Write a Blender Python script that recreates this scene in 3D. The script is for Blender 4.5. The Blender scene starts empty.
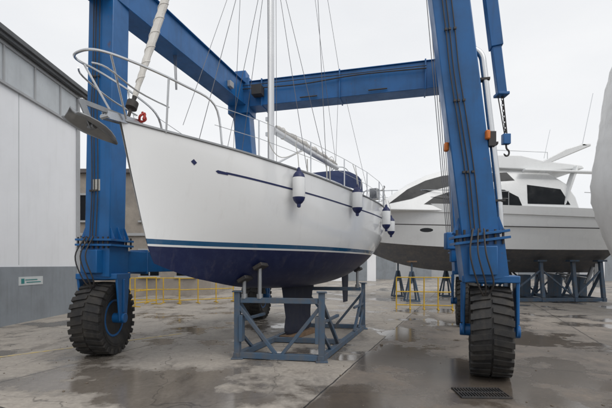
import bpy, bmesh, math, random
from mathutils import Vector, Matrix
random.seed(7)
V=Vector
scene=bpy.context.scene
# ------------------------------------------------------------------ helpers
def root(name,loc=(0,0,0),rz=0):
    e=bpy.data.objects.new(name,None); e.location=loc; e.rotation_euler=(0,0,rz)
    e.empty_display_size=0.3
    scene.collection.objects.link(e); return e
def fin(bm,name,mat,parent=None,smooth=True,ang=35,bevel=0,recalc=True):
    if recalc: bmesh.ops.recalc_face_normals(bm,faces=bm.faces)
    me=bpy.data.meshes.new(name); bm.to_mesh(me); bm.free()
    mats=mat if isinstance(mat,(list,tuple)) else [mat]
    for m in mats: me.materials.append(m)
    if smooth:
        for p in me.polygons: p.use_smooth=True
        me.set_sharp_from_angle(angle=math.radians(ang))
    o=bpy.data.objects.new(name,me); scene.collection.objects.link(o)
    if parent: o.parent=parent
    if bevel:
        b=o.modifiers.new('b','BEVEL'); b.width=bevel; b.segments=2; b.limit_method='ANGLE'; b.angle_limit=math.radians(40)
    return o
def beam(bm,p0,p1,wa,wb,ref=(0,0,1),mi=0,taper=1.0):
    p0=V(p0);p1=V(p1); z=(p1-p0).normalized(); r=V(ref)
    a=r-z*r.dot(z)
    if a.length<1e-4: a=V((1,0,0))-z*z.x
    a.normalize(); b=z.cross(a)
    vs=[]
    for p,k in((p0,1.0),(p1,taper)):
        for sa,sb in((-1,-1),(1,-1),(1,1),(-1,1)):
            vs.append(bm.verts.new(p+a*sa*wa/2*k+b*sb*wb/2*k))
    for f in((3,2,1,0),(4,5,6,7),(0,1,5,4),(1,2,6,5),(2,3,7,6),(3,0,4,7)):
        fc=bm.faces.new([vs[i] for i in f]); fc.material_index=mi
def box(bm,c,s,rz=0,mi=0):
    c=V(c); R=Matrix.Rotation(rz,3,'Z')
    beam(bm,c-V((0,0,s[2]/2)),c+V((0,0,s[2]/2)),s[0],s[1],ref=R@V((1,0,0)),mi=mi)
def tube(bm,pts,r,n=8,closed=False,mi=0,cap=True):
    pts=[V(p) for p in pts]; N=len(pts); rings=[]
    rr=r if isinstance(r,(list,tuple)) else [r]*N
    prev=None
    for i,p in enumerate(pts):
        if closed: d=(pts[(i+1)%N]-pts[i-1])
        elif i==0: d=pts[1]-p
        elif i==N-1: d=p-pts[i-1]
        else: d=(pts[i+1]-p).normalized()+(p-pts[i-1]).normalized()
        d.normalize()
        if prev is None:
            a=V((0,0,1)) if abs(d.z)<.9 else V((1,0,0))
        else: a=prev
        a=(a-d*a.dot(d)).normalized(); prev=a; b=d.cross(a)
        rings.append([bm.verts.new(p+(a*math.cos(2*math.pi*k/n)+b*math.sin(2*math.pi*k/n))*rr[i]) for k in range(n)])
    M=N if closed else N-1
    for i in range(M):
        A=rings[i];B=rings[(i+1)%N]
        for k in range(n):
            f=bm.faces.new((A[k],A[(k+1)%n],B[(k+1)%n],B[k])); f.material_index=mi
    if cap and not closed:
        for R in(rings[0],rings[-1]):
            f=bm.faces.new(R); f.material_index=mi
def smoothpts(pts,n=6):
    pts=[V(p) for p in pts]; out=[]
    P=[pts[0]]+pts+[pts[-1]]
    for i in range(1,len(P)-2):
        for k in range(n):
            t=k/n; a,b,c,d=P[i-1],P[i],P[i+1],P[i+2]
            out.append(.5*((2*b)+(c-a)*t+(2*a-5*b+4*c-d)*t*t+(3*b-a-3*c+d)*t**3))
    out.append(pts[-1]); return out
def lathe(bm,prof,M,n=32,mi=0,mif=None):
    rings=[]
    for ax,r in prof:
        rings.append([bm.verts.new(M@V((ax,r*math.cos(2*math.pi*k/n),r*math.sin(2*math.pi*k/n)))) for k in range(n)])
    for i in range(len(prof)-1):
        for k in range(n):
            f=bm.faces.new((rings[i][k],rings[i][(k+1)%n],rings[i+1][(k+1)%n],rings[i+1][k])); f.material_index=mif[i] if mif else mi
    for R,m in((rings[0],0),(rings[-1],-1)):
        f=bm.faces.new(R); f.material_index=mif[m] if mif else mi
def interp(T,x):
    if x<=T[0][0]: return T[0][1]
    if x>=T[-1][0]: return T[-1][1]
    n=len(T)
    for i in range(n-1):
        if T[i][0]<=x<=T[i+1][0]:
            x0,y0=T[i];x1,y1=T[i+1]; h=x1-x0; t=(x-x0)/h
            def sl(j):
                if j==0: return (T[1][1]-T[0][1])/(T[1][0]-T[0][0])
                if j==n-1: return (T[-1][1]-T[-2][1])/(T[-1][0]-T[-2][0])
                return (T[j+1][1]-T[j-1][1])/(T[j+1][0]-T[j-1][0])
            m0,m1=sl(i)*h,sl(i+1)*h
            return (2*t**3-3*t*t+1)*y0+(t**3-2*t*t+t)*m0+(-2*t**3+3*t*t)*y1+(t**3-t*t)*m1
# ------------------------------------------------------------------ materials
def newmat(name):
    m=bpy.data.materials.new(name); m.use_nodes=True
    nt=m.node_tree; b=nt.nodes['Principled BSDF']; return m,nt,b
def N(nt,t,**kw):
    n=nt.nodes.new(t)
    for k,v in kw.items(): setattr(n,k,v)
    return n
def mixc(nt,fac,a,b,blend='MIX'):
    m=N(nt,'ShaderNodeMix',data_type='RGBA',blend_type=blend)
    for inp,val in((m.inputs[0],fac),(m.inputs[6],a),(m.inputs[7],b)):
        if hasattr(val,'is_linked'): nt.links.new(val,inp)
        elif isinstance(val,(tuple,list)): inp.default_value=(*val[:3],1)
        else: inp.default_value=val
    return m.outputs[2]
def ramp(nt,src,stops):
    r=N(nt,'ShaderNodeValToRGB'); e=r.color_ramp.elements
    while len(e)<len(stops): e.new(.5)
    for i,(p,c) in enumerate(stops):
        e[i].position=p; c=(c,c,c) if not isinstance(c,(tuple,list)) else c
        e[i].color=(*c[:3],1)
    nt.links.new(src,r.inputs[0]); return r.outputs[0]
def noise(nt,vec,scale,detail=6,rough=.6):
    n=N(nt,'ShaderNodeTexNoise'); n.inputs['Scale'].default_value=scale; n.inputs['Detail'].default_value=detail; n.inputs['Roughness'].default_value=rough
    if vec is not None: nt.links.new(vec,n.inputs['Vector'])
    return n.outputs['Fac']
def coords(nt): return N(nt,'ShaderNodeTexCoord').outputs['Object']
def mapping(nt,vec,scale=(1,1,1),rot=(0,0,0),loc=(0,0,0)):
    m=N(nt,'ShaderNodeMapping'); m.inputs['Scale'].default_value=scale; m.inputs['Rotation'].default_value=rot; m.inputs['Location'].default_value=loc
    nt.links.new(vec,m.inputs['Vector']); return m.outputs[0]
def bump(nt,b,h,strength=.2,dist=.02):
    n=N(nt,'ShaderNodeBump'); n.inputs['Strength'].default_value=strength; n.inputs['Distance'].default_value=dist
    nt.links.new(h,n.inputs['Height']); nt.links.new(n.outputs[0],b.inputs['Normal'])
def paint(name,col,rough=.45,dirt=.25,dcol=None,scale=2.5,metal=0,streak=True,bmp=.05,coat=0,rust=0,spec=.5):
    m,nt,b=newmat(name); c=coords(nt)
    n1=noise(nt,c,scale,6,.65)
    d=dcol or tuple(x*.45+.01 for x in col)
    f=ramp(nt,n1,[(.42,0),(.75,dirt)])
    o=mixc(nt,f,col,d)
    if streak:
        st=noise(nt,mapping(nt,c,(7,7,.6)),1.2,4,.6)
        f2=ramp(nt,st,[(.52,0),(.8,dirt)])
        o=mixc(nt,f2,o,d)
    if rust:
        n3=noise(nt,mapping(nt,c,(1,1,.7)),4.5,8,.8)
        o=mixc(nt,ramp(nt,n3,[(.62,0),(.68,rust)]),o,(.12,.055,.03))
    nt.links.new(o,b.inputs['Base Color'])
    r=ramp(nt,n1,[(.3,max(0,rough-.08)),(.7,min(1,rough+.15))]); nt.links.new(r,b.inputs['Roughness'])
    b.inputs['Metallic'].default_value=metal
    b.inputs['Specular IOR Level'].default_value=spec
    if coat: b.inputs['Coat Weight'].default_value=coat; b.inputs['Coat Roughness'].default_value=.08
    if bmp: bump(nt,b,noise(nt,c,scale*12,3),bmp,.01)
    return m
M_blue=paint('lift_blue_paint',(.009,.115,.33),.38,.5,(.016,.055,.12),1.8,rust=.55)
M_bluec=paint('cradle_paint',(.055,.10,.16),.6,.7,(.13,.11,.09),5,rust=.6)
M_rubber=paint('rubber',(.017,.017,.018),.7,.6,(.075,.066,.055),4,bmp=.3)
M_steel=paint('stainless',(.6,.61,.62),.22,.1,metal=1,bmp=0,streak=False)
M_galv=paint('galvanised',(.33,.34,.35),.45,.4,metal=.7)
M_alu=paint('mast_aluminium',(.75,.76,.77),.35,.1,metal=.25,bmp=0)
M_wht=paint('gelcoat_white',(.80,.81,.81),.2,.1,(.5,.5,.48),1.2,bmp=0,coat=.3)
M_cloth=paint('sailcloth',(.68,.66,.62),.8,.35,(.4,.37,.33),6,bmp=.5)
M_navy=paint('navy_canvas',(.015,.03,.10),.8,.3,scale=6)
M_navyp=paint('navy_plastic',(.012,.02,.09),.4,.1)
M_rope=paint('rope',(.55,.54,.5),.8,.2)
M_wire=paint('wire',(.16,.16,.17),.4,.1,metal=.6,bmp=0)
M_dark=paint('dark_steel',(.03,.03,.032),.6,.5,(.08,.06,.045),5)
M_yel=paint('yellow_paint',(.62,.40,.03),.5,.5,(.25,.15,.05),5,rust=.5)
M_red=paint('red_plastic',(.4,.03,.02),.45,.1)
M_glass=paint('dark_glass',(.007,.009,.012),.1,.05,streak=False,bmp=0,spec=.25)
M_orange=paint('orange_plastic',(.6,.16,.02),.45,.2)
M_wood=paint('timber',(.20,.13,.08),.8,.5,scale=8,bmp=.3)
M_wall=paint('white_wall',(.82,.83,.85),.75,.16,(.52,.52,.52),.7)
M_plinth=paint('grey_plinth',(.25,.275,.30),.8,.4,(.14,.14,.14),1.2)
M_trim=paint('roof_trim',(.09,.095,.10),.6,.3)
M_panel=paint('translucent_panel',(.46,.49,.51),.3,.35,(.28,.29,.30),1.5)
M_antif=paint('grey_antifouling',(.14,.145,.16),.75,.6,(.27,.25,.22),3)
M_wrap=paint('shrink_wrap',(.74,.74,.73),.42,.25,(.5,.49,.47),2,bmp=.4)
M_sheet=paint('grey_sheet',(.38,.39,.40),.7,.3,(.24,.24,.24),.8)

def hull_mat():
    m,nt,b=newmat('hull_gelcoat'); c=coords(nt)
    sep=N(nt,'ShaderNodeSeparateXYZ'); nt.links.new(c,sep.inputs[0])
    mr=N(nt,'ShaderNodeMapRange'); mr.inputs[1].default_value=1.0; mr.inputs[2].default_value=3.5
    nt.links.new(sep.outputs[2],mr.inputs[0])
    def p(z): return (z-1.0)/2.5
    r=N(nt,'ShaderNodeValToRGB'); r.color_ramp.interpolation='CONSTANT'
    e=r.color_ramp.elements
    st=[(0,(.008,.014,.06)),(p(1.845),(.75,.76,.76)),(p(1.872),(.012,.085,.19)),(p(1.945),(.84,.85,.85))]
    while len(e)<4: e.new(.5)
    for i,(q,col) in enumerate(st): e[i].position=q; e[i].color=(*col,1)
    nt.links.new(mr.outputs[0],r.inputs[0])
    n1=noise(nt,mapping(nt,c,(1.8,1.8,.3)),3,8,.7)
    f=ramp(nt,n1,[(.54,0),(.88,.22)])
    o=mixc(nt,f,r.outputs[0],(.38,.35,.30))
    low=N(nt,'ShaderNodeMath',operation='LESS_THAN'); nt.links.new(sep.outputs[2],low.inputs[0]); low.inputs[1].default_value=1.845
    n2=noise(nt,c,5,9,.78)
    f2=ramp(nt,n2,[(.48,0),(.7,.6)])
    mu=N(nt,'ShaderNodeMath',operation='MULTIPLY'); nt.links.new(f2,mu.inputs[0]); nt.links.new(low.outputs[0],mu.inputs[1])
    o=mixc(nt,mu.outputs[0],o,(.03,.042,.10))
    n4=noise(nt,mapping(nt,c,(1,1,2)),11,8,.8)
    f4=ramp(nt,n4,[(.66,0),(.70,.4)])
    mu2=N(nt,'ShaderNodeMath',operation='MULTIPLY'); nt.links.new(f4,mu2.inputs[0]); nt.links.new(low.outputs[0],mu2.inputs[1])
    o=mixc(nt,mu2.outputs[0],o,(.10,.11,.14))
    nt.links.new(o,b.inputs['Base Color'])
    rr=N(nt,'ShaderNodeMath',operation='MULTIPLY_ADD'); nt.links.new(low.outputs[0],rr.inputs[0]); rr.inputs[1].default_value=.33; rr.inputs[2].default_value=.12
    nt.links.new(rr.outputs[0],b.inputs['Roughness'])
    cw=N(nt,'ShaderNodeMath',operation='MULTIPLY_ADD'); nt.links.new(low.outputs[0],cw.inputs[0]); cw.inputs[1].default_value=-.5; cw.inputs[2].default_value=.5
    nt.links.new(cw.outputs[0],b.inputs['Coat Weight']); b.inputs['Coat Roughness'].default_value=.05
    return m
M_hull=hull_mat()

def ground_mat():
    m,nt,b=newmat('concrete_yard'); c=coords(nt)
    def dot(v):
        d=N(nt,'ShaderNodeVectorMath',operation='DOT_PRODUCT'); nt.links.new(c,d.inputs[0]); d.inputs[1].default_value=v; return d.outputs['Value']
    q=dot((.927,-.375,0)); p=dot((.375,.927,0))
    qa=N(nt,'ShaderNodeMath',operation='ADD'); nt.links.new(q,qa.inputs[0]); qa.inputs[1].default_value=1.68
    pa=N(nt,'ShaderNodeMath',operation='ADD'); nt.links.new(p,pa.inputs[0]); pa.inputs[1].default_value=1.3
    cx=N(nt,'ShaderNodeCombineXYZ'); nt.links.new(qa.outputs[0],cx.inputs[0]); nt.links.new(pa.outputs[0],cx.inputs[1])
    wob=N(nt,'ShaderNodeTexNoise'); wob.inputs['Scale'].default_value=3; nt.links.new(c,wob.inputs['Vector'])
    wm=N(nt,'ShaderNodeVectorMath',operation='MULTIPLY_ADD'); nt.links.new(wob.outputs['Color'],wm.inputs[0]); wm.inputs[1].default_value=(.04,.04,0); nt.links.new(cx.outputs[0],wm.inputs[2])
    br=N(nt,'ShaderNodeTexBrick'); br.offset=0; br.squash=1
    nt.links.new(wm.outputs[0],br.inputs['Vector'])
    br.inputs['Scale'].default_value=1; br.inputs['Mortar Size'].default_value=.014; br.inputs['Mortar Smooth'].default_value=.3
    br.inputs['Brick Width'].default_value=4.2; br.inputs['Row Height'].default_value=4.2
    br.inputs['Color1'].default_value=(.0,.0,.0,1); br.inputs['Color2'].default_value=(1,1,1,1); br.inputs['Mortar'].default_value=(.5,.5,.5,1)
    big=noise(nt,c,.35,8,.62); med=noise(nt,c,1.3,9,.7); fine=noise(nt,c,14,7,.7)
    st=noise(nt,mapping(nt,c,(1.2,.35,1),(0,0,math.radians(-22))),1.4,9,.68)
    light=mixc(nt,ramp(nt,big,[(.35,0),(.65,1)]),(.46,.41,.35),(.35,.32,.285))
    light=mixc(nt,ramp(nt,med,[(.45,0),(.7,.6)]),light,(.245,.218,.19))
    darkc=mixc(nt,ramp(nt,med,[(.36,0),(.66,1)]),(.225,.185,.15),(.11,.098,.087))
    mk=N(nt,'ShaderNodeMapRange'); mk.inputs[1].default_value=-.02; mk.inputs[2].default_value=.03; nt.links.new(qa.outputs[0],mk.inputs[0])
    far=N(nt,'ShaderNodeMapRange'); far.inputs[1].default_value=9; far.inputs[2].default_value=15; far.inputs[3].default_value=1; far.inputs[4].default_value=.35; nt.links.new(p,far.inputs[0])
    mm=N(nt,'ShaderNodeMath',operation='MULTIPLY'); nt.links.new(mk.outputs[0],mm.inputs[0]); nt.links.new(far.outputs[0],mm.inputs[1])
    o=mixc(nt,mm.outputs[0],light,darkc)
    o=mixc(nt,ramp(nt,br.outputs['Color'],[(0,.0),(1,.22)]),o,(.2,.185,.165))
    o=mixc(nt,ramp(nt,st,[(.53,0),(.66,.6)]),o,(.095,.083,.073))
    wetn=noise(nt,mapping(nt,c,(1,1,1),(0,0,0),(7.3,2.1,0)),.6,8,.62)
    near=N(nt,'ShaderNodeMapRange'); near.inputs[1].default_value=5.2; near.inputs[2].default_value=7.0; near.inputs[3].default_value=.06; near.inputs[4].default_value=0
    sp=N(nt,'ShaderNodeSeparateXYZ'); nt.links.new(c,sp.inputs[0]); nt.links.new(sp.outputs[1],near.inputs[0])
    wa=N(nt,'ShaderNodeMath',operation='ADD'); nt.links.new(wetn,wa.inputs[0]); nt.links.new(near.outputs[0],wa.inputs[1])
    wa2=N(nt,'ShaderNodeMath',operation='MULTIPLY_ADD'); nt.links.new(mm.outputs[0],wa2.inputs[0]); wa2.inputs[1].default_value=.04; nt.links.new(wa.outputs[0],wa2.inputs[2])
    wet=ramp(nt,wa2.outputs[0],[(.52,0),(.58,1)])
    o=mixc(nt,ramp(nt,fine,[(.35,.35),(.65,0)]),o,(.09,.083,.077))
    o=mixc(nt,ramp(nt,fine,[(.6,0),(.8,.35)]),o,(.52,.49,.45))
    o=mixc(nt,wet,o,mixc(nt,.62,o,(.075,.06,.047)))
    o=mixc(nt,br.outputs['Fac'],o,(.045,.04,.036))
    vor=N(nt,'ShaderNodeTexVoronoi',feature='DISTANCE_TO_EDGE'); vor.inputs['Scale'].default_value=.33
    wm2=N(nt,'ShaderNodeVectorMath',operation='MULTIPLY_ADD'); nt.links.new(wob.outputs['Color'],wm2.inputs[0]); wm2.inputs[1].default_value=(.5,.5,0); nt.links.new(c,wm2.inputs[2])
    nt.links.new(wm2.outputs[0],vor.inputs['Vector'])
    cr=ramp(nt,vor.outputs['Distance'],[(0,.6),(.003,0)])
    o=mixc(nt,cr,o,(.05,.045,.04))
    nt.links.new(o,b.inputs['Base Color'])
    r=N(nt,'ShaderNodeMapRange'); r.inputs[3].default_value=.72; r.inputs[4].default_value=.13; nt.links.new(wet,r.inputs[0]); nt.links.new(r.outputs[0],b.inputs['Roughness'])
    bs=N(nt,'ShaderNodeMapRange'); bs.inputs[3].default_value=.3; bs.inputs[4].default_value=.06; nt.links.new(wet,bs.inputs[0])
    bn=N(nt,'ShaderNodeBump'); bn.inputs['Distance'].default_value=.01; nt.links.new(bs.outputs[0],bn.inputs['Strength']); nt.links.new(fine,bn.inputs['Height']); nt.links.new(bn.outputs[0],b.inputs['Normal'])
    return m
M_ground=ground_mat()
def stone_mat():
    m,nt,b=newmat('rendered_masonry'); c=coords(nt)
    n=noise(nt,c,.8,9,.7); o=mixc(nt,ramp(nt,n,[(.35,0),(.65,1)]),(.35,.31,.265),(.22,.20,.18))
    nt.links.new(o,b.inputs['Base Color']); b.inputs['Roughness'].default_value=.9
    return m
M_stone=stone_mat()

# ------------------------------------------------------------------ ground
bm=bmesh.new(); bmesh.ops.create_grid(bm,x_segments=1,y_segments=1,size=300)
fin(bm,'ground',M_ground,smooth=False)
bm=bmesh.new()
beam(bm,(-7.2,5.1,.003),(-2.9,9.3,.003),.09,.003,ref=(1,-1,0))
m,nt,b=newmat('worn_yellow_line'); c=coords(nt); n=noise(nt,c,9,8,.8)
nt.links.new(mixc(nt,ramp(nt,n,[(.42,0),(.58,1)]),(.48,.36,.13),(.35,.32,.27)),b.inputs['Base Color']); b.inputs['Roughness'].default_value=.8
fin(bm,'painted_line',m,smooth=False)
g=root('drain_grate',(2.17,4.97,0),math.radians(-2))
bm=bmesh.new(); box(bm,(0,0,.003),(.58,.36,.004)); fin(bm,'pit_shade',paint('pit_shade_black',(.006,.006,.006),.9,0),g,False)  # flat black sheet stands in for the shade of a recess below the bars
bm=bmesh.new()
for y in(-.18,.18): box(bm,(0,y,.012),(.60,.03,.02))
for i in range(17): box(bm,(-.29+i*.58/16,0,.013),(.014,.36,.018))
box(bm,(0,0,.014),(.58,.016,.02)); 
fin(bm,'bars',M_dark,g,True,bevel=.002)
bm=bmesh.new()
for i in range(320):
    x=random.uniform(-6,7); y=random.uniform(4.0,14); s=random.uniform(.005,.015)*(1+(random.random()<.06)*1.5)
    M=Matrix.Translation((x,y,s*.3))@Matrix.Rotation(random.random()*6,4,'Z')@Matrix.Diagonal((s*random.uniform(.7,1.8),s,s*.5,1))
    bmesh.ops.create_icosphere(bm,subdivisions=1,radius=1,matrix=M)
fin(bm,'yard_grit',paint('grit',(.16,.13,.10),.9,.5,scale=3),None)

# ------------------------------------------------------------------ sailboat
BR=math.atan2(.887,.462)
boat=root('sailboat',(-2.28,4.9,0),BR)
L=8.0
BT=[(0,.02),(.05,.2),(.1,.39),(.2,.74),(.3,1.01),(.4,1.21),(.5,1.33),(.6,1.39),(.7,1.4),(.8,1.34),(.9,1.21),(1,1.03)]
ZS=[(0,3.37),(.15,3.29),(.3,3.2),(.5,3.11),(.7,3.08),(.85,3.09),(1,3.13)]
ZB=[(0,1.62),(.05,1.48),(.1,1.38),(.25,1.2),(.5,1.12),(.7,1.2),(.85,1.45),(1,1.78)]
S0=[(1.3,.7),(1.62,.52),(1.85,.42),(2.6,.2),(3.37,0)]
def hp(t,w,z=None):
    zs=interp(ZS,t); zb=interp(ZB,t)
    if z is None: z=zb+w*(zs-zb)
    else: w=max(0,min(1,(z-zb)/(zs-zb)))
    k=min(1,t/.45); k=k*k*(3-2*k)
    p=1.3+1.6*k; q=.95-.45*k
    y=max(.0,interp(BT,t))*(1-(1-w)**p)**q
    s=interp(S0,z)*(1-t)+t*L
    s-= (t**8)*.22*(1-w)
    return s,y,z
nt_,nw=64,26
bm=bmesh.new(); rows=[]
for i in range(nt_+1):
    t=(i/nt_)**1.25; row=[]
    ws=[1-(k/nw) for k in range(nw+1)]
    ws=[w**1.5 for w in ws]
    for w in ws:
        s,y,z=hp(t,w); row.append(bm.verts.new((s,-y,z)))
    for w in ws[::-1][1:]:
        s,y,z=hp(t,w); row.append(bm.verts.new((s,y,z)))
    rows.append(row)
for a,b_ in zip(rows,rows[1:]):
    for k in range(len(a)-1): bm.faces.new((a[k],a[k+1],b_[k+1],b_[k]))
bm.faces.new(rows[-1])
bmesh.ops.remove_doubles(bm,verts=bm.verts,dist=.0008)
fin(bm,'hull',M_hull,boat,True,40)
bm=bmesh.new(); rows=[]
for i in range(41):
    t=i/40; s,y,z=hp(t,1); rows.append([bm.verts.new((s,y*k/5,z-.015+.06*(1-(k/5)**2)*min(1,y))) for k in range(-5,6)])
for a,b_ in zip(rows,rows[1:]):
    for k in range(10): bm.faces.new((a[k],a[k+1],b_[k+1],b_[k]))
fin(bm,'deck',M_wht,boat)
bm=bmesh.new()
for sg in(-1,1):
    tube(bm,[(hp(i/50,1)[0],sg*(hp(i/50,1)[1]+.004),hp(i/50,1)[2]+.012) for i in range(51)],.02,6)
fin(bm,'toe_rail',M_galv,boat)
bm=bmesh.new()
def strip(t0,t1,dz0,dz1,n=60):
    for sg in(-1,1):
        pr=None
        for i in range(n+1):
            t=t0+(t1-t0)*i/n; zs=interp(ZS,t); sc=1-.2*t
            vs=[]
            for dz in(dz0,dz1):
                s,y,z=hp(t,0,zs-dz*sc); vs.append(bm.verts.new((s,sg*(y+.004),z)))
            if pr: bm.faces.new((pr[0],pr[1],vs[1],vs[0]))
            pr=vs
strip(.155,.97,.345,.375); 
fin(bm,'cove_stripe',M_navyp,boat)
bm=bmesh.new()
for sg in(-1,1):
    vs=[]
    for dt,dz in((-.005,.30),(0,.26),(.005,.30),(0,.34)):
        t=.10+dt; s,y,z=hp(t,0,interp(ZS,t)-dz); vs.append(bm.verts.new((s,sg*(y+.005),z)))
    bm.faces.new(vs)
    vs=[]
    for dt,dz in((-.004,.355),(0,.335),(.018,.34),(.018,.375),(0,.38)):
        t=.14+dt; s,y,z=hp(t,0,interp(ZS,t)-dz); vs.append(bm.verts.new((s,sg*(y+.005),z)))
    bm.faces.new(vs)
fin(bm,'bow_emblem',M_navyp,boat,False)
def foil(bm,zs_):
    n=12; rings=[]
    for z,c0,c1,tk in zs_:
        ring=[]
        for k in range(2*n):
            u=k/n if k<=n else 2-k/n
            sg=1 if k<=n else -1
            yt=tk*(1.48*math.sqrt(max(u,0))-.63*u-1.76*u*u+1.42*u**3-.51*u**4)
            ring.append(bm.verts.new((c0+(c1-c0)*u,sg*yt,z)))
        rings.append(ring)
    for A,B in zip(rings,rings[1:]):
        for k in range(2*n): bm.faces.new((A[k],A[(k+1)%(2*n)],B[(k+1)%(2*n)],B[k]))
    bm.faces.new(rings[0]); bm.faces.new(rings[-1])
bm=bmesh.new(); foil(bm,[(1.3,3.75,5.4,.14),(1.1,3.85,5.3,.12),(.5,4.0,5.15,.11),(.3,3.95,5.2,.14),(.2,3.95,5.2,.17),(.12,4.05,5.1,.12)])
M_keel=paint('keel_antifoul',(.012,.016,.035),.75,.5,(.05,.05,.055),5)
fin(bm,'keel',M_keel,boat)
bm=bmesh.new(); foil(bm,[(1.75,7.05,7.6,.05),(1.2,7.1,7.6,.045),(.55,7.2,7.55,.03)]); fin(bm,'rudder',M_keel,boat)
bm=bmesh.new(); rows=[]
for s,w,zt in((1.9,.35,3.28),(2.2,.5,3.36),(2.9,.68,3.42),(3.8,.84,3.45),(4.8,.92,3.46),(5.7,.93,3.47),(5.75,.92,3.1)):
    rows.append([bm.verts.new((s,y*w,z)) for y,z in((-1,3.08),(-.93,zt-.08),(-.85,zt-.015),(-.5,zt+.03),(0,zt+.045),(.5,zt+.03),(.85,zt-.015),(.93,zt-.08),(1,3.08))])
for a,b_ in zip(rows,rows[1:]):
    for k in range(8): bm.faces.new((a[k],a[k+1],b_[k+1],b_[k]))
bm.faces.new(rows[0]); fin(bm,'coachroof',M_wht,boat)
bm=bmesh.new()
for sg in(-1,1):
    for s0,s1 in((2.9,3.7),(3.9,4.7),(4.85,5.5)):
        def yw(s): return interp([(1.9,.35),(2.2,.5),(2.9,.68),(3.8,.84),(4.8,.92),(5.7,.93)],s)
        bm.faces.new([bm.verts.new((s,sg*(yw(s)*f+.006),z)) for s,f,z in((s0,.985,3.2),(s1,.985,3.2),(s1-.05,.945,3.345),(s0+.12,.945,3.33))])
fin(bm,'cabin_windows',M_glass,boat,False)
bm=bmesh.new()
for sg in(-1,1): beam(bm,(5.75,sg*.92,3.2),(7.6,sg*.8,3.22),.3,.14)
fin(bm,'cockpit_coaming',M_wht,boat,bevel=.03)
bm=bmesh.new(); rows=[]
for s,h,w in((5.0,.02,.75),(5.25,.28,.82),(5.55,.46,.86),(5.95,.55,.9),(6.25,.55,.92)):
    rows.append([bm.verts.new((s,w*math.copysign(abs(math.cos(a))**.55,math.cos(a)),3.42+h*abs(math.sin(a))**.6)) for a in [math.pi*k/14 for k in range(15)]])
for a,b_ in zip(rows,rows[1:]):
    for k in range(14): bm.faces.new((a[k],a[k+1],b_[k+1],b_[k]))
fin(bm,'sprayhood',M_navy,boat)
bm=bmesh.new(); R=.0135
top=smoothpts([(1.25,-.56,3.33),(1.1,-.55,3.85),(.6,-.42,3.97),(0,-.3,4.0),(-.42,-.2,3.98),(-.52,0,3.97),(-.42,.2,3.98),(0,.3,4.0),(.6,.42,3.97),(1.1,.55,3.85),(1.25,.56,3.33)],6)
tube(bm,top,R*1.15,8)
for sg in(-1,1):
    tube(bm,[(.02,sg*.09,3.38),(-.30,sg*.24,3.98)],R,8)
    tube(bm,[(.5,sg*.25,3.33),(.42,sg*.38,3.97)],R,8)
    tube(bm,smoothpts([(.5,sg*.3,3.65),(.05,sg*.25,3.7),(-.33,sg*.22,3.82),(-.45,sg*.12,3.85)],4),R*.8,8)
st=[.23,.37,.51,.66,.8]
for sg in(-1,1):
    pts=[V((1.1,sg*.55,3.85))]
    for t in st:
        s,y,z=hp(t,1); y-=.05
        tube(bm,[(s,sg*y,z),(s,sg*y,z+.6)],R*.9,8); pts.append(V((s,sg*y,z+.6)))
        tube(bm,[(s,sg*y,z),(s,sg*y,z+.05)],R*2,8)
    pts.append(V((7.3,sg*1.13,3.7)))
    tube(bm,pts,.0045,5); tube(bm,[p-V((0,0,.28)) for p in pts],.0045,5)
for sg in(-1,1):
    tube(bm,smoothpts([(7.3,sg*1.13,3.1),(7.3,sg*1.13,3.7),(7.6,sg*1.08,3.76),(7.98,sg*.85,3.76),(7.98,sg*.35,3.76),(7.98,sg*.33,3.12)],5),R*1.1,8)
    tube(bm,[(7.9,sg*.98,3.1),(7.9,sg*.98,3.76)],R,8); tube(bm,smoothpts([(7.3,sg*1.13,3.42),(7.7,sg*1.05,3.44),(7.98,sg*.8,3.44),(7.98,sg*.34,3.44)],4),R*.8,8)
fin(bm,'pulpit_stanchions_pushpit',M_steel,boat)
bm=bmesh.new()
for sg in(-1,1): beam(bm,(.3,sg*.05,3.41),(-.2,sg*.05,3.37),.09,.008)
beam(bm,(.3,0,3.385),(-.16,0,3.345),.01,.1)
tube(bm,[(-.19,-.07,3.36),(-.19,.07,3.36)],.03,12)
fin(bm,'bow_roller',M_steel,boat)
bm=bmesh.new()
beam(bm,(.25,0,3.43),(-.50,0,3.43),.055,.022); beam(bm,(-.50,0,3.45),(-.36,0,3.17),.075,.024,taper=.8)
tube(bm,[(-.36,-.05,3.19),(-.36,.05,3.19)],.035,10)
rws=[]
for i in range(7):
    f_=i/6; x=-.62+.58*f_; zr=3.33-.22*f_; wd=.21*math.sin(math.pi*(.22+.78*f_))**.8 if i<6 else .004
    rws.append([(x,wd*k/3,zr-.10*math.sin(math.pi*min(1,abs(k)/3)*.5)*(1-f_*.6)+.02*(abs(k)==3)) for k in range(-3,4)])
vr=[[bm.verts.new(p) for p in r] for r in rws]
for a,b_ in zip(vr,vr[1:]):
    for k in range(6): bm.faces.new((a[k],a[k+1],b_[k+1],b_[k]))
o=fin(bm,'anchor',M_galv,boat,True,40)
sm=o.modifiers.new('s','SOLIDIFY'); sm.thickness=.016
bm=bmesh.new()
MH=13.6; MS=3.43
def fs(k): return V((.12+3.2*k,0,3.45+(MH-.4-3.45)*k))
pts=[fs(.03+.94*i/120) for i in range(121)]
tube(bm,pts,[.03+.025*min(1,i/12)*(1-.55*i/120)+.004*math.sin(i*2.1) for i in range(121)],10)
d=(fs(1)-fs(0)).normalized(); a=V((0,1,0)); bb=d.cross(a)
sp=[]
for i in range(900):
    k=.05+.9*i/900; r=.03+.025*min(1,(k-.03)/.1)*(1-.55*k); th=k*2*math.pi*42
    sp.append(fs(k)+(a*math.cos(th)+bb*math.sin(th))*r)
tube(bm,sp,.009,5)
fin(bm,'furled_jib',M_cloth,boat)
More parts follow.
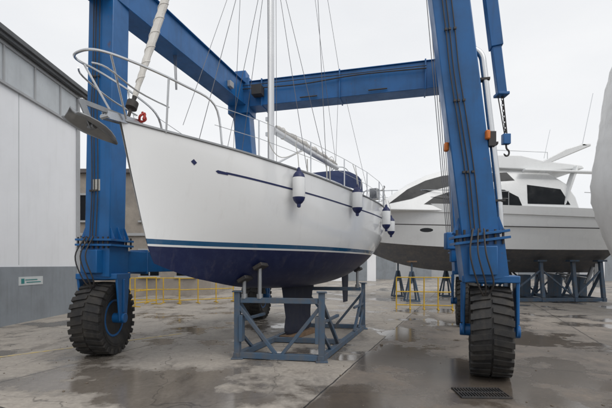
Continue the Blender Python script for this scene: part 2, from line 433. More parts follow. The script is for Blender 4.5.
bm=bmesh.new(); tube(bm,[fs(.0),fs(.012),fs(.013),fs(.022),fs(.023),fs(.03)],[.02,.02,.07,.07,.02,.03],14); fin(bm,'furler_drum',M_dark,boat)
bm=bmesh.new(); tube(bm,smoothpts([(.28,-.06,3.56),(.31,-.09,3.47),(.26,-.05,3.43),(.22,-.09,3.48),(.28,-.11,3.53),(.24,-.13,3.44)],5),.015,8); fin(bm,'red_rope_coil',M_red,boat)
bm=bmesh.new(); n=16
rg=[]
for z in(3.4,MH):
    rg.append([bm.verts.new((MS+.085*math.cos(2*math.pi*k/n),.055*math.sin(2*math.pi*k/n),z)) for k in range(n)])
for k in range(n): bm.faces.new((rg[0][k],rg[0][(k+1)%n],rg[1][(k+1)%n],rg[1][k]))
bm.faces.new(rg[1])
box(bm,(MS,0,3.47),(.26,.2,.08))
for sg in(-1,1): tube(bm,[(MS+.02,0,8.2),(MS+.2,sg*.85,8.3)],.022,8)
fin(bm,'mast',M_alu,boat)
bm=bmesh.new(); tube(bm,[(MS+.1,0,4.3),(6.75,0,4.24)],.065,12); tube(bm,[(MS+.12,0,3.62),(4.75,0,4.22)],.022,8)
for z in(4.2,4.5): box(bm,(MS-.0,.07,z),(.1,.06,.07))
fin(bm,'boom',M_alu,boat)
bm=bmesh.new()
n=40; tube(bm,[(MS+.2+i*(3.1/n),.0,4.40+.012*math.sin(i*.9)-.0015*i) for i in range(n+1)],[.03+.04*math.sin(math.pi*min(1,(i+2)/(n+6)))*(1-.4*i/n)+.005*math.sin(i*1.7) for i in range(n+1)],10)
for i in range(6): 
    s=MS+.45+i*.5; tube(bm,[(s,.075*math.cos(q),4.34+.12*math.sin(q)) for q in [2*math.pi*k/12 for k in range(12)]],.008,5,closed=True)
fin(bm,'stowed_mainsail',M_cloth,boat)
bm=bmesh.new()
def ln(*p,r=.0055): tube(bm,p,r,5)
for sg in(-1,1):
    ln((MS+.2,sg*1.13,3.2),(MS+.2,sg*.85,8.3),(MS,0,MH-.3))
    ln((MS+.35,sg*1.12,3.2),(MS,0,8.1)); ln((MS-.35,sg*1.0,3.22),(MS,0,8.1))
    ln((7.95,sg*.6,3.2),(6.9,0,7),r=.005)
ln((6.9,0,7),(MS+.1,0,MH)); ln((6.7,0,4.3),(MS+.1,0,MH-.1),r=.005)
ln((MS-.1,0,3.6),(MS-.12,.03,MH)); ln((MS+.11,.03,3.6),(MS+.12,.03,MH),r=.006); ln((MS+.13,-.05,3.6),(MS+.1,-.03,MH),r=.005)
ln((6.3,0,4.2),(6.5,.1,3.4),r=.008); ln((6.35,0,4.2),(6.6,-.12,3.4),r=.008)
ln((.9,-.45,3.33),(MS-.1,-.1,9.5),r=.005)
ln((.75,-.3,3.5),(MS-.15,.1,8.8),r=.004)
fin(bm,'standing_rigging',M_wire,boat)
bm=bmesh.new()
for sg in (-1,1):
    for s in(MS+.2,MS+.35,MS-.35):
        tube(bm,[(s,sg*1.13 if s>MS else sg*1.0,3.2),(s,sg*(1.12 if s>MS else .99),3.5)],.011,6)
tube(bm,smoothpts([(2.0,-.85,3.85),(2.05,-.86,3.5),(2.3,-.93,3.35),(2.9,-1.0,3.6)],5),.007,5)
tube(bm,smoothpts([(4.7,-1.3,3.7),(4.72,-1.38,3.2),(4.9,-1.33,3.1),(5.1,-1.3,3.5)],5),.007,5)
fin(bm,'turnbuckles_and_lines',M_rope,boat)
bm=bmesh.new(); box(bm,(7.75,-.75,3.62),(.3,.22,.3)); box(bm,(6.9,.0,3.55),(.12,.12,.8)); tube(bm,[(6.9,.35*math.cos(q),3.95+.35*math.sin(q)) for q in [2*math.pi*k/20 for k in range(20)]],.014,6,closed=True)
fin(bm,'steering_gear',M_steel,boat,bevel=.03)
boat_m=Matrix.Translation((-2.28,4.9,0))@Matrix.Rotation(BR,4,'Z')
def fender(s,y,ztop,ln_=.56,r=.105):
    f=root('boat_fender'); 
    M=boat_m@Matrix.Translation((s,y,ztop))@Matrix.Rotation(math.pi/2,4,'Y')
    bm=bmesh.new()
    pr=[(0,.018),(.03,.03),(.06,.035),(.08,.06),(.12,r*.85),(.17,r),(ln_-.05,r),(ln_,r*.85),(ln_+.04,.06),(ln_+.06,.035),(ln_+.11,.03),(ln_+.12,.01)]
    mi=[1,1,1,1,1,0,1,1,1,1,1]
    lathe(bm,pr,M,20,0,mi)
    fin(bm,'fender_body',[M_wht,M_navyp],f)
    bm=bmesh.new(); tube(bm,[boat_m@V((s,y,ztop)),boat_m@V((s,y*.985,ztop+.2)),boat_m@V((s+.02,y*.93,ztop+.42))],.007,6); fin(bm,'lanyard',M_rope,f)
for t,zt,l in((.305,3.20,.54),(.535,3.22,.52),(.80,3.1,.55),(.975,3.0,.5)):
    s,y,z=hp(t,1); fender(s,-(y+.13),zt,l)

# ------------------------------------------------------------------ cradle
cr=root('boat_cradle')
c=V((.326,.946,0)); w=V((.985,-.17,0)).normalized()
FL=V((-1.17,6.85,0)); Wd=1.45; Ln=3.6; up=V((0,0,1))
bm=bmesh.new()
def P(a,b,z): return FL+c*a*Ln+w*b*Wd+up*z
h=.10
for b in(0,1): beam(bm,P(-.02,b,.06),P(1.02,b,.06),h,h)
for a in(0,.42,1): beam(bm,P(a,0,.061),P(a,1,.061),h*.95,h*.95)
for a in(0,1):
    beam(bm,P(a,.04,1.0),P(a,.96,1.0),.09,.08)
    for b in(0,1):
        beam(bm,P(a,b,.1),P(a,b,1.14),.1,.1,ref=w)
        sgn=1 if b==0 else -1
        beam(bm,P(a,b,.93),P(a,b+sgn*.46,.1),.06,.06)
        d=1 if a==0 else -1
        beam(bm,P(a,b,1.0),P(a+d*.3,b,.1),.06,.06)
        beam(bm,P(a,b,.5),P(a+d*.15,b,.1),.05,.05)
        box(bm,P(a,b,.012),(.2,.2,.02)); 
        box(bm,P(a,b,1.15),(.17,.17,.02))
        beam(bm,P(a,b+sgn*.05,.3),P(a,b+sgn*.05,.75),.06,.16,ref=w)
for b in(0,1):
    beam(bm,P(0,b,.64),P(.3,b,.64),.05,.05); beam(bm,P(.7,b,.64),P(1,b,.64),.05,.05)
fin(bm,'frame',M_bluec,cr,bevel=.006)
inv=boat_m.inverted()
def hullz(x,y):
    q=inv@V((x,y,0)); s,yy=q.x,abs(q.y)
    best=None
    for ti in range(1,120):
        t=ti/120
        for wv in [k/60 for k in range(61)]:
            hs_,hy,hz=hp(t,wv)
            if hy>=yy:
                if abs(hs_-s)<.06 and (best is None or hz<best): best=hz
                break
    return best
bm=bmesh.new(); bm2=bmesh.new()
for a,bs_ in((0,(.08,.27)),(1,(.1,.9))):
    for b in bs_:
        base=P(a,b,1.03); z=hullz(base.x,base.y)
        print('jack',a,b,z)
        if z is None or z>1.75: continue
        tgt=V((base.x,base.y,z)); 
        tube(bm,[base,tgt-V((0,0,.04))],.034,10); tube(bm,[base,base+V((0,0,.08))],.055,8)
        q=inv@tgt; sd_=-1 if q.y<0 else 1
        nrm=(boat_m.to_3x3()@V((0,-sd_*.55,1))).normalized()
        beam(bm2,tgt-nrm*.07,tgt-nrm*.005,.26,.18,ref=c)
fin(bm,'screw_jacks',M_galv,cr); fin(bm2,'pads',M_dark,cr,bevel=.01)
bm=bmesh.new()
kc=boat_m@V((4.6,0,0))
box(bm,(kc.x,kc.y,.055),(1.3,.24,.11),BR); fin(bm,'keel_block',M_wood,cr,bevel=.008)

# ------------------------------------------------------------------ travel lift
tl=root('boat_travel_lift')
ua=math.radians(18); u=V((math.sin(ua),math.cos(ua),0)); 
A0=V((-3.65,7.2,0)); B0=V((2.74,5.8,0)); C0=V((-1.42,12.0,0)); D0=B0+u*5.0
ax=(B0-A0).normalized()
ZT=6.6
def leg(P0,z,lean): return P0+V((lean*z,0,z))
lA=.018; lB=-.125; lC=-.075; lD=-.06
bm=bmesh.new()
lw=.5
for P0,ll in((A0,lA),(B0,lB),(C0,lC),(D0,lD)):
    beam(bm,leg(P0,1.95,ll),leg(P0,ZT+.2,ll),lw,.42,ref=ax)
fin(bm,'legs',M_blue,tl,bevel=.015)
bm=bmesh.new(); bmb=bmesh.new()
for P0,ll in((A0,lA),(B0,lB),(C0,lC),(D0,lD)):
    for z in(1.93,2.02):
        beam(bm,leg(P0,z,ll),leg(P0,z+.035,ll),.72,.62,ref=ax)
    for sg in(-1,1):
        for k in(-.28,0,.28):
            p=leg(P0,2.05,ll)+ax*sg*.34*0.92+u*k*.6
            beam(bm,p,p+V((-sg*.06,0,.22)),.07,.012,ref=ax,taper=.4)
    for i in range(-3,4):
        for sg in(-1,1):
            p=leg(P0,1.99,ll)+ax*i*.1+u*sg*.27
            tube(bmb,[p-V((0,0,.1)),p+V((0,0,.1))],.018,6)
    beam(bm,leg(P0,1.40,ll),leg(P0,1.93,ll),.58,.5,ref=ax)
fin(bm,'leg_flanges',M_blue,tl,bevel=.006); fin(bmb,'flange_bolts',M_dark,tl)
bm=bmesh.new()
for P0,Q0,ll,l2 in((A0,C0,lA,lC),(B0,D0,lB,lD)):
    beam(bm,leg(P0,1.66,ll)-u*.35,leg(Q0,1.66,l2)+u*.35,.40,.36)
    for k in(.15,.5,.85):
        p=leg(P0,1.66,ll).lerp(leg(Q0,1.66,l2),k); beam(bm,p-u*.012,p+u*.012,.47,.43)
fin(bm,'side_sills',M_blue,tl,bevel=.012)
bm=bmesh.new()
tA,tB,tC,tD=[leg(p,ZT,l) for p,l in((A0,lA),(B0,lB),(C0,lC),(D0,lD))]
beam(bm,tA-u*.75,tC+u*.45,.62,.40); beam(bm,tB-u*.75,tD+u*.45,.62,.40)
cd=(tD-tC).normalized()
beam(bm,tC+cd*.202,tD-cd*.202,.70,.46)
for p,q in((tA-u*.75,tC+u*.45),(tB-u*.75,tD+u*.45)):
    for dz in(.32,-.32): beam(bm,p+V((0,0,dz)),q+V((0,0,dz)),.025,.52)
for dz in(.36,-.36): beam(bm,tC+cd*.28+V((0,0,dz)),tD-cd*.28+V((0,0,dz)),.025,.54)
for k in(.12,.5,.88):
    p=tC.lerp(tD,k); beam(bm,p-cd*.02,p+cd*.02,.80,.58)
for p in(tC,tD): 
    beam(bm,p-V((0,0,.55)),p+V((0,0,.47)),.66,.6,ref=ax)
    box(bm,p+V((0,0,.6)),(.34,.34,.3),-.2)
fin(bm,'top_beams',M_blue,tl,bevel=.01)
bm=bmesh.new()
box(bm,tC+cd*.55+V((0,-.42,-.02)),(.30,.26,.26),-.25)
for k in(.3,.62): 
    p=tC.lerp(tD,k)+V((0,-.3,-.28)); tube(bm,[p,p+cd*.5],.02,8)
p=tC+V((0,-.35,.12)); tube(bm,smoothpts([p,p+cd*1.8+V((0,0,-.05)),p+cd*3.4+V((0,0,.03)),p+cd*5.2],5),.018,8); tube(bm,[p+V((0,0,.09)),p+cd*5.2+V((0,0,.07))],.012,8)
fin(bm,'beam_hydraulics',M_dark,tl,bevel=.01)
bm=bmesh.new(); 
p=tC-u*1.2+V((.24,0,-.1)); box(bm,p,(.1,.2,.16),-ua)
fin(bm,'junction_box',M_sheet,tl,bevel=.01)
bm=bmesh.new()
for P0,ll in((A0,lA),(B0,lB)):
    for k,dx in enumerate((-.1,-.05,.02)):
        f=lambda z: leg(P0,z,ll)-u*.235+ax*(dx)
        tube(bm,smoothpts([f(2.1),f(2.8)+V((.02,0,0)),f(3.5)+V((.01,0,0)),f(4.3)-V((.015,0,0)),f(5),f(6.3)],4),.009,6)
        for z in(2.9,3.9,4.9): box(bm,f(z),(.035,.03,.03))
for P0,ll in((A0,lA),(B0,lB)):
    q=leg(P0,1.9,ll)-u*.3
    for k in range(3):
        tube(bm,smoothpts([q+ax*(-.1+.07*k)+V((0,0,.2)),q+ax*(-.15+.1*k)-u*.18+V((0,0,-.15)),q+ax*(-.05+.1*k)-u*.12+V((0,0,-.55)),q+ax*(.05)+V((0,0,-.75))],6),.012,6)
fin(bm,'hydraulic_hoses',M_dark,tl)
bm=bmesh.new()
f=lambda z,dx=.34: leg(B0,z,lB)+ax*dx-u*.12
tube(bm,smoothpts([f(2.1,.30),f(2.6,.33),f(3.8,.34),f(4.35,.345),f(4.55,.33),f(4.66,.22)],6),.045,12)
fin(bm,'exhaust_stack',M_steel,tl)
bm=bmesh.new()
for z in(2.5,3.3,4.2): beam(bm,f(z,.24),f(z,.40),.03,.1)
box(bm,f(3.35,.30)+V((0,-.05,0)),(.1,.1,.2)); 
fin(bm,'pipe_clamps',M_dark,tl)
bm=bmesh.new(); box(bm,leg(B0,3.3,lB)-ax*.28-u*.1,(.06,.08,.13)); box(bm,leg(B0,3.4,lB)+ax*.27-u*.22,(.06,.08,.13)); fin(bm,'warning_beacons',M_orange,tl,bevel=.02)
bm=bmesh.new(); 
p=leg(A0,2.9,lA)-u*.214; beam(bm,p,p+V((0,0,.2)),.14,.008,ref=ax)
p=leg(B0,1.62,lB)-u*.254; beam(bm,p,p+V((-.01,0,.1)),.22,.008,ref=ax)
fin(bm,'warning_plates',paint('plate_white',(.6,.6,.56),.5,.4),tl,False)
bm=bmesh.new()
for i in range(5):
    o=V((.055*i,.02*i,0)); tube(bm,[V((2.06,6.9,6.4))+o,V((2.46,7.0,2.15))+o*.6],.0065,5)
for i in range(3):
    o=V((.03*i,.0,0)); tube(bm,[V((-2.95,8.9,6.4))+o,V((-2.9,8.9,5.5))+o*.5],.007,5)
fin(bm,'hoist_ropes',M_wire,tl)
bm=bmesh.new(); box(bm,(2.56,7.02,2.02),(.24,.16,.3)); box(bm,(2.58,7.02,1.8),(.1,.1,.3)); fin(bm,'hoist_block',M_blue,tl,bevel=.02)
bm=bmesh.new()
q0=V((3.18,7,6.6)); q1=V((3.42,7,4.6))
beam(bm,q0,q0.lerp(q1,.6),.2,.2,ref=ax); beam(bm,q0.lerp(q1,.55),q1,.15,.15,ref=ax)
beam(bm,V((2.5,7,6.6)),V((3.3,7,6.6)),.2,.2)
box(bm,q1-V((0,0,.02)),(.2,.2,.05))
box(bm,(3.50,7,3.80),(.13,.1,.18))
fin(bm,'telescopic_strut',M_blue,tl,bevel=.01)
bm=bmesh.new()
for i in range(14):
    z=4.55-i*.05; x=3.43+i*.005
    ring=[V((x+.016*math.cos(k)*(1 if i%2 else .0),7+.016*math.cos(k)*(0 if i%2 else 1),z+.032*math.sin(k))) for k in [2*math.pi*j/8 for j in range(8)]]
    tube(bm,ring,.007,5,closed=True)
hk=[p+V((0,0,.18)) for p in smoothpts([(3.5,7,3.54),(3.51,7,3.46),(3.55,7,3.41),(3.545,7,3.35),(3.5,7,3.33),(3.46,7,3.37)],5)]; tube(bm,hk,[.016]*(len(hk)-3)+[.013,.01,.006],8)
for dx in(-.09,.0): tube(bm,[(3.45+dx,7,4.55),(3.52+dx*.5,7,3.88)],.010,6)
fin(bm,'chain_and_hook',M_dark,tl)
def wheel(P0,ll,steer,name):
    D=.65; R_=Matrix.Translation(P0+V((ll*.66,0,D)))@Matrix.Rotation(math.atan2(u.y,u.x)-math.pi/2+steer,4,'Z')
    bm=bmesh.new()
    hw=.24
    prof=[(-hw*.80,.33),(-hw*.98,.40),(-hw*1.08,.48),(-hw*1.06,.56),(-hw*.98,.605),(-hw*.6,.622),(0,.626),(hw*.6,.622),(hw*.98,.605),(hw*1.06,.56),(hw*1.08,.48),(hw*.98,.40),(hw*.80,.33)]
    lathe(bm,prof,R_,48)
    nl=28
    for i in range(nl):
        for sg in(-1,1):
            th=2*math.pi*(i+(.5 if sg>0 else 0))/nl
            def pt(x,r,dth): 
                t2=th+dth; return R_@V((x,r*math.cos(t2),r*math.sin(t2)))
            vs=[]
            for r0,r1 in((.60,.60),(.65,.64)):
                for x,dd,rr in((sg*.012,-.09,0),(sg*.012,.03,0),(sg*.262,.10,1),(sg*.262,-.03,1)):
                    r=(r0 if r0<.61 else (r1 if rr else r0))
                    if rr and r0<.61: r=.55
                    vs.append(bm.verts.new(pt(x,r,dd)))
            for f in((0,1,2,3),(4,5,6,7),(0,1,5,4),(1,2,6,5),(2,3,7,6),(3,0,4,7)): bm.faces.new([vs[j] for j in f])
            vs=[]
            for x,r,dd in((.264,.64,.10),(.264,.64,-.03),(.268,.55,-.02),(.268,.55,.07)): vs.append(bm.verts.new(pt(sg*x,r,dd)))
            for x,r,dd in((.22,.64,.10),(.22,.64,-.03),(.22,.55,-.02),(.22,.55,.07)): vs.append(bm.verts.new(pt(sg*x,r,dd)))
            for f in((0,1,2,3),(4,5,6,7),(0,1,5,4),(1,2,6,5),(2,3,7,6),(3,0,4,7)): bm.faces.new([vs[j] for j in f])
    for sg in(-1,1):
        for r in(.46,.50): tube(bm,[R_@V((sg*.262,r*math.cos(k),r*math.sin(k))) for k in [2*math.pi*j/48 for j in range(48)]],.004,5,closed=True)
    fin(bm,name+'_tyre',M_rubber,tl,ang=30,bevel=.004)
    bm=bmesh.new()
    for q in(-1,1):
        lathe(bm,[(q*.19,.34),(q*.205,.33),(q*.205,.30),(q*.10,.27),(q*.08,.16),(q*.16,.14),(q*.18,.05),(q*.18,.01)],R_,32)
    for k in range(10):
        th=2*math.pi*k/10
        for sg in(-1,1): tube(bm,[R_@V((sg*.09,.21*math.cos(th),.21*math.sin(th))),R_@V((sg*.125,.21*math.cos(th),.21*math.sin(th)))],.018,6)
    fin(bm,name+'_rim',M_blue,tl)
    bm=bmesh.new()
    for sg in(-1,1):
        a=R_@V((sg*.345,0,.78)); b=R_@V((sg*.345,0,-.05))
        beam(bm,a,b,.05,.46,ref=R_.to_3x3()@V((1,0,0)),taper=.55)
        tube(bm,[R_@V((sg*.12,0,0)),R_@V((sg*.40,0,0))],.09,14)
        beam(bm,R_@V((sg*.37,.0,.7)),R_@V((sg*.37,0,.1)),.04,.06,ref=R_.to_3x3()@V((1,0,0)))
    beam(bm,R_@V((0,0,.70)),R_@V((0,0,.80)),.74,.5,ref=R_.to_3x3()@V((1,0,0)))
    tube(bm,[R_@V((0,0,.68)),R_@V((0,0,.98))],.2,20)
    fin(bm,name+'_fork',M_blue,tl,bevel=.012)
wheel(A0,lA,.27,'front_left'); wheel(B0,lB,-.05,'front_right'); wheel(C0,lC,.1,'rear_left'); wheel(D0,lD,0,'rear_right')

# ------------------------------------------------------------------ warehouse (left)
wh=root('warehouse')
X0=-7.9; Y1=13.9
bm=bmesh.new(); box(bm,(X0-7,(Y1-4)/2,3.75),(14,Y1+4,7.5)); fin(bm,'walls',M_wall,wh,bevel=.01)
bm=bmesh.new(); box(bm,(X0-6.985,(Y1-4)/2,.775),(14.03,Y1+4.06,1.55)); fin(bm,'plinth',M_plinth,wh)
bm=bmesh.new(); box(bm,(X0+.015,(Y1-4)/2,6.85),(.03,Y1+3.6,.95)); fin(bm,'clerestory_panels',M_panel,wh)
bm=bmesh.new()
for y in [ -4+i*1.2 for i in range(16)]:
    if y<Y1: box(bm,(X0+.035,y,6.85),(.05,.06,.98))
for z in(6.34,7.36): box(bm,(X0+.04,(Y1-4)/2,z),(.07,Y1+3.7,.07))
fin(bm,'clerestory_frames',M_sheet,wh)
bm=bmesh.new(); box(bm,(X0-6.9,(Y1-4)/2,7.58),(14.4,Y1+4.5,.14)); box(bm,(X0+.17,(Y1-4)/2,7.48),(.12,Y1+4.5,.12)); fin(bm,'roof_edge_gutter',M_trim,wh,bevel=.01)
bm=bmesh.new(); 
beam(bm,(X0+.05,Y1-.12,.1),(X0+.05,Y1-.12,7.4),.09,.09)
for y in [ -4+i*3.0 for i in range(1,6)]: box(bm,(X0+.003,y,3.95),(.008,.012,4.7))
fin(bm,'downpipe_and_joints',M_sheet,wh)
bm=bmesh.new(); box(bm,(X0+.03,11.45,1.15),(.02,1.0,.24)); fin(bm,'notice_board',paint('sign_white',(.55,.58,.58),.5,.1),wh)
bm=bmesh.new(); 
for i,(y,l) in enumerate(((11.45,.5),(11.55,.6))): box(bm,(X0+.043,y,1.18-.07*i),(.006,l,.025))
box(bm,(X0+.043,11.1,1.15),(.006,.12,.14)); fin(bm,'notice_lettering',paint('sign_teal',(.02,.2,.2),.5,.1),wh)

sb=root('masonry_building')
bm=bmesh.new(); box(bm,(-10,24.5,3.2),(10,7,6.4)); fin(bm,'walls',M_stone,sb)
bm=bmesh.new(); box(bm,(-10,24.5,6.5),(10.5,7.5,.2)); fin(bm,'roof_slab',paint('roof_grey',(.12,.11,.11),.8,.3),sb)
bm=bmesh.new()
for i in range(5):
    x=-13.9+i*1.9
    for z in(1.7,4.6): box(bm,(x,20.99,z),(.95,.06,1.3))
fin(bm,'windows',M_glass,sb)
bm=bmesh.new()
for i in range(5):
    x=-13.9+i*1.9
    for z in(1.7,4.6):
        box(bm,(x,20.96,z-.72),(1.15,.16,.1)); box(bm,(x,20.95,z+.7),(1.15,.1,.1)); box(bm,(x,20.94,z),(.05,.04,1.3))
box(bm,(-10,20.96,3.2),(10,.1,.14))
fin(bm,'sills_and_frames',M_sheet,sb)
for i,(x,y,wd,dp,hh,mt) in enumerate(((-1,44,16,8,3.4,M_wall),(17,50,20,10,4.2,M_sheet),(40,46,22,12,5,M_wall),(-22,48,22,10,5.5,M_sheet))):
    s=root('storage_shed'); bm=bmesh.new(); box(bm,(x,y,hh/2),(wd,dp,hh)); fin(bm,'walls',mt,s)
    bm=bmesh.new()
    vs=[bm.verts.new(p) for p in((x-wd/2-.3,y-dp/2-.3,hh),(x+wd/2+.3,y-dp/2-.3,hh),(x+wd/2+.3,y+dp/2,hh),(x-wd/2-.3,y+dp/2,hh),(x-wd/2-.3,y,hh+1),(x+wd/2+.3,y,hh+1))]
    for f in((0,1,5,4),(2,3,4,5),(0,4,3),(1,2,5),(0,3,2,1)): bm.faces.new([vs[j] for j in f])
    fin(bm,'roof',M_trim,s,False)
    bm=bmesh.new()
    for k in range(int(wd//4)): box(bm,(x-wd/2+2+k*4,y-dp/2-.02,1.3),(2.2,.06,2.6))
    fin(bm,'doors',M_plinth,s)

def barrier(x0,y0,x1,y1,h=1.05,n=3):
    r=root('safety_barrier'); bm=bmesh.new()
    a=V((x0,y0,0)); b=V((x1,y1,0)); d=(b-a).normalized(); q=V((-d.y,d.x,0))
    for z in(h,h*.55,.15): tube(bm,[a+V((0,0,z)),b+V((0,0,z))],.02,8)
    for i in range(n+1):
        p=a.lerp(b,i/n); tube(bm,[p+V((0,0,.02)),p+V((0,0,h))],.024,8); beam(bm,p-q*.25+V((0,0,.02)),p+q*.25+V((0,0,.02)),.03,.05)
    fin(bm,'rails_and_posts',M_yel,r)
barrier(-7.3,16.6,-5.3,16.8); barrier(-5.2,16.4,-3.2,17.6); barrier(3.3,14.6,5.2,14.2,1.15,4); barrier(-6.5,15.2,-6.1,16.3,1.1,1)
# ------------------------------------------------------------------ motor yacht
my=root('motor_yacht')
YC=18.7; XB=1.4; XS=13.2
bm=bmesh.new(); rows=[]
HB=[(0,.02),(.1,.75),(.25,1.5),(.4,1.9),(.6,2.1),(1,2.05)]
for i in range(37):
    t=i/36; b=interp(HB,t); zs=4.35-.45*t; zb=1.25+.9*(1-t)**5; zc=2.2+.5*(1-t)**3
    row=[]
    prof=[(1,zs),(.985,zs-.35),(.96,zs-.36),(.93,(zs+zc)/2),(.86,zc+.04),(.80,zc),(.45,zc-.42),(0,zb)]
    for sg in(-1,1):
        pr=prof if sg<0 else prof[::-1][1:]
        for f,z in pr:
            x=XB+(XS-XB)*t + (1-t)**3*(zs-z)*.75
            row.append(bm.verts.new((x,YC+sg*b*f,z)))
    rows.append(row)
for a,b_ in zip(rows,rows[1:]):
    for k in range(len(a)-1):
        f=bm.faces.new((a[k],a[k+1],b_[k+1],b_[k]))
        if k in(5,6,7,8,4,9): f.material_index=1
bm.faces.new(rows[-1])
for a,b_ in zip(rows,rows[1:]): bm.faces.new((a[0],a[-1],b_[-1],b_[0]))
fin(bm,'hull',[M_wht,M_antif],my,ang=30)
def wy(z): return 1.82-.28*(z-3.9)
def prism(bm,poly,mi=0,off=0,wf=wy):
    A=[bm.verts.new((x,YC-wf(z)-off,z)) for x,z in poly]; B=[bm.verts.new((x,YC+wf(z)+off,z)) for x,z in poly]
    bm.faces.new(A); bm.faces.new(B[::-1]); n=len(poly)
    for i in range(n):
        bm.faces.new((A[i],A[(i+1)%n],B[(i+1)%n],B[i]))
bm=bmesh.new()
house=[(2.7,3.95),(3.3,4.35),(4.3,5.05),(5.2,5.5),(6.3,5.82),(7.4,5.95),(9.4,5.95),(10.4,5.7),(11.2,5.1),(11.5,4.5),(11.6,3.75)]
prism(bm,house)
fin(bm,'deckhouse',M_wht,my,ang=25,bevel=.05)
bm=bmesh.new()
prism(bm,[(6.6,5.84),(7.2,6.17),(8.0,6.38),(9.3,6.35),(10.3,6.1),(11.9,5.9),(12.0,5.76),(10.5,5.68)],wf=lambda z:1.55-.1*(z-5))
fin(bm,'flybridge',M_wht,my,ang=25,bevel=.04)
bm=bmesh.new()
for sg in(-1,1):
    pts=[(9.9,5.9),(10.4,5.95),(12.25,6.75),(12.0,6.85),(11.2,6.6)]
    A=[bm.verts.new((x,YC+sg*1.45,z)) for x,z in pts]; B=[bm.verts.new((x,YC+sg*1.3,z)) for x,z in pts]
    bm.faces.new(A); bm.faces.new(B)
    for i in range(5): bm.faces.new((A[i],A[(i+1)%5],B[(i+1)%5],B[i]))
beam(bm,(12.1,YC-1.45,6.79),(12.1,YC+1.45,6.79),.12,.4)
beam(bm,(10.9,YC-1.62,4.0),(11.6,YC-1.5,5.85),.1,.3)
beam(bm,(9.3,YC-1.6,5.65),(12.3,YC-1.6,5.55),.1,.25)
fin(bm,'radar_arch',M_wht,my,bevel=.03)
bm=bmesh.new()
for poly in([(3.5,4.2),(4.35,4.85),(5.15,5.24),(5.9,5.46),(6.75,5.55),(6.55,5.1),(5.4,4.78),(4.5,4.42)],[(5.0,4.18),(5.5,4.52),(6.4,4.82),(7.4,4.90),(8.5,4.82),(9.05,4.5),(9.15,4.12),(7,4.03)],[(6.95,5.12),(7.05,5.55),(8.7,5.62),(9.0,5.25)],[(9.4,4.2),(9.5,5.05),(10.9,4.85),(11.2,4.15)]):
    for sg in(-1,1):
        vs=[bm.verts.new((x,YC+sg*(wy(z)+.012),z)) for x,z in poly]; bm.faces.new(vs)
bm.faces.new([bm.verts.new(p) for p in((7.0,YC-1.3,6.07),(7.0,YC+1.3,6.07),(7.75,YC+1.2,6.7),(7.75,YC-1.2,6.7))])
for x in(5.0,6.5,8.0): 
    bm.faces.new([bm.verts.new((x+.28*math.cos(k),YC-2.1,3.05+.09*math.sin(k))) for k in [2*math.pi*j/14 for j in range(14)]])
fin(bm,'windows',M_glass,my,False)
bm=bmesh.new()
for sg in(-1,1):
    pts=[]
    for i in range(13):
        t=i/20; b=interp(HB,t)*.94; x=XB+(XS-XB)*t; z=4.35-.45*t
        pts.append((x,YC+sg*b,z+.6)); 
        if i%2==0: tube(bm,[(x,YC+sg*b,z),(x,YC+sg*b,z+.6)],.014,6)
    tube(bm,pts,.018,6); tube(bm,[(a,b,c_-.3) for a,b,c_ in pts],.01,5)
    tube(bm,[(10.5,YC+sg*1.3,6.1),(10.5,YC+sg*1.3,6.5),(8.2,YC+sg*1.3,6.6)],.016,6)
    tube(bm,[(12.8,YC+sg*1.9,3.9),(12.8,YC+sg*1.9,4.6),(11.7,YC+sg*1.9,4.65)],.018,6)
tube(bm,[(12.2,YC-1,6.8),(12.7,YC-1,9.2)],.014,6)
tube(bm,[(11.6,YC+.8,6.8),(11.9,YC+.8,8.2)],.012,6)
fin(bm,'rails_and_antennas',M_steel,my)
bm=bmesh.new()
beam(bm,(2.5,YC-1.9,3.34),(13.1,YC-2.12,3.1),.04,.03)
fin(bm,'rub_rail',M_dark,my)
bm=bmesh.new()
for sg in(-1,1):
    tube(bm,[(12.6,YC+sg*.7,.75),(12.9,YC+sg*.7,1.5)],.09,10); tube(bm,[(11.3,YC+sg*.7,1.25),(12.75,YC+sg*.7,1.0)],.04,8)
    beam(bm,(13.15,YC+sg*.7,1.75),(13.05,YC+sg*.7,.6),.3,.05,ref=(1,0,0))
fin(bm,'propeller_gear',M_galv,my)
def stand(x,y,h):
    r=root('boat_stand'); bm=bmesh.new()
    for k in range(4):
        a=k*math.pi/2+.785; beam(bm,(x+.38*math.cos(a),y+.38*math.sin(a),.02),(x+.06*math.cos(a),y+.06*math.sin(a),h*.75),.06,.06)
    for a in(0,1):
        beam(bm,(x-.28,y-.28+.56*a,.05),(x+.28,y-.28+.56*a,.05),.06,.06)
    tube(bm,[(x,y,h*.45),(x,y,h-.03)],.04,8); fin(bm,'frame',M_bluec,r)
    bm=bmesh.new(); box(bm,(x,y,h),(.36,.34,.06)); fin(bm,'pad',M_wood,r)
for x in(4.6,7.0): stand(x,YC-1.3,1.75); stand(x,YC+1.3,1.75)
ys=root('yacht_cradle'); bm=bmesh.new()
for x in(8.6,10.2,11.6,12.8):
    beam(bm,(x,YC-1.6,.1),(x,YC+1.6,.1),.16,.16); 
    for sg in(-1,1): 
        beam(bm,(x,YC+sg*1.5,.18),(x,YC+sg*1.3,1.75),.14,.14); beam(bm,(x,YC+sg*.6,.18),(x,YC+sg*1.35,1.3),.09,.09)
        box(bm,(x,YC+sg*1.28,1.78),(.4,.34,.08))
    box(bm,(x,YC,.65),(.34,.5,1.0))
for sg in(-1,1):
    beam(bm,(8.5,YC+sg*1.5,.1),(12.9,YC+sg*1.5,.1),.14,.14)
    for x0,x1 in((8.6,10.2),(11.6,10.2),(11.6,12.8)): beam(bm,(x0,YC+sg*1.47,.2),(x1,YC+sg*1.36,1.4),.07,.07)
fin(bm,'frame',M_bluec,ys,bevel=.01)
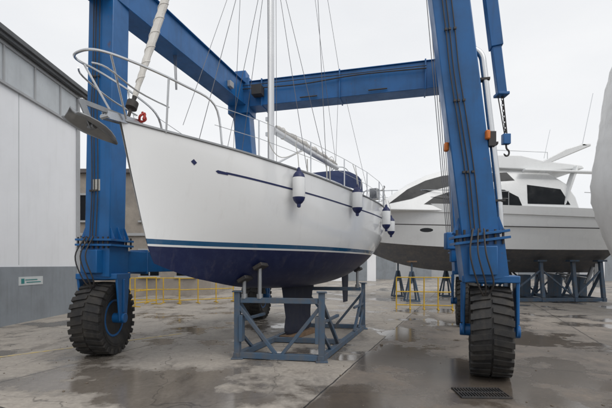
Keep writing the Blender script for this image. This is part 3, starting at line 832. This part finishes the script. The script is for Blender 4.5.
# ------------------------------------------------------------------ shrink wrapped boat (right edge)
wb=root('shrink_wrapped_boat'); bm=bmesh.new(); rows=[]
cx,cy=13.3,12.4
n1,n2=72,30
for j in range(n2+1):
    v=j/n2; z=1.2+8.2*v
    rad=interp([(0,.6),(.15,.84),(.3,1.0),(.4,1.0),(.55,.92),(.75,.8),(.92,.55),(1,.1)],v)
    row=[]
    for i in range(n1):
        a=2*math.pi*i/n1
        x=abs(math.cos(a))**.9*math.copysign(1,math.cos(a))*4.2*(rad*.5+.5); y=math.sin(a)*1.9*rad
        fold=1+.008*math.sin(i*2.7+v*9)*(.4+v)+.005*math.sin(j*2.9+i)
        row.append(bm.verts.new((cx+x*fold,cy+y*fold,z+.05*math.sin(i*1.9))))
    rows.append(row)
for a,b_ in zip(rows,rows[1:]):
    for k in range(n1): bm.faces.new((a[k],a[(k+1)%n1],b_[(k+1)%n1],b_[k]))
bm.faces.new(rows[-1]); bm.faces.new(rows[0])
fin(bm,'wrapped_hull',M_wrap,wb,ang=60)
for x in(10.8,12.5,14.5): stand(x,cy-.8,1.3)

# ------------------------------------------------------------------ world, sun, camera
W=bpy.data.worlds.new('World'); scene.world=W; W.use_nodes=True
nt=W.node_tree; bg=nt.nodes['Background']
sky=N(nt,'ShaderNodeTexSky'); sky.sky_type='NISHITA'; sky.sun_disc=False
EL,AZ=math.radians(50),math.radians(140)
sky.sun_elevation=EL; sky.sun_rotation=AZ
hs=N(nt,'ShaderNodeHueSaturation'); hs.inputs['Saturation'].default_value=.2; nt.links.new(sky.outputs[0],hs.inputs['Color'])
tc=N(nt,'ShaderNodeTexCoord')
cl=noise(nt,mapping(nt,tc.outputs['Generated'],(1,1,2.5)),1.6,6,.55)
cloud=ramp(nt,cl,[(.3,(.82,.84,.875)),(.7,(.94,.95,.965))])
sc=N(nt,'ShaderNodeVectorMath',operation='SCALE'); nt.links.new(cloud,sc.inputs[0]); sc.inputs['Scale'].default_value=10.5
nt.links.new(mixc(nt,.9,hs.outputs[0],sc.outputs[0]),bg.inputs['Color'])
bg.inputs['Strength'].default_value=.1
sd=bpy.data.lights.new('sun','SUN'); sd.energy=1.35; sd.angle=math.radians(40); sd.color=(1,.97,.93)
so=bpy.data.objects.new('sun',sd); scene.collection.objects.link(so)
dirv=V((math.sin(AZ)*math.cos(EL),math.cos(AZ)*math.cos(EL),math.sin(EL)))
so.rotation_euler=(-dirv).to_track_quat('-Z','Y').to_euler(); so.location=(0,0,20)
cd_=bpy.data.cameras.new('camera'); cam=bpy.data.objects.new('camera',cd_); scene.collection.objects.link(cam)
cam.location=(0,0,1.6); cam.rotation_euler=(math.radians(90),0,0)
cd_.sensor_width=36; cd_.lens=400/612*36; cd_.shift_y=61/612; cd_.clip_end=2000; cd_.clip_start=.05
scene.camera=cam
scene.view_settings.view_transform='Standard'; scene.view_settings.look='None'; scene.view_settings.exposure=0
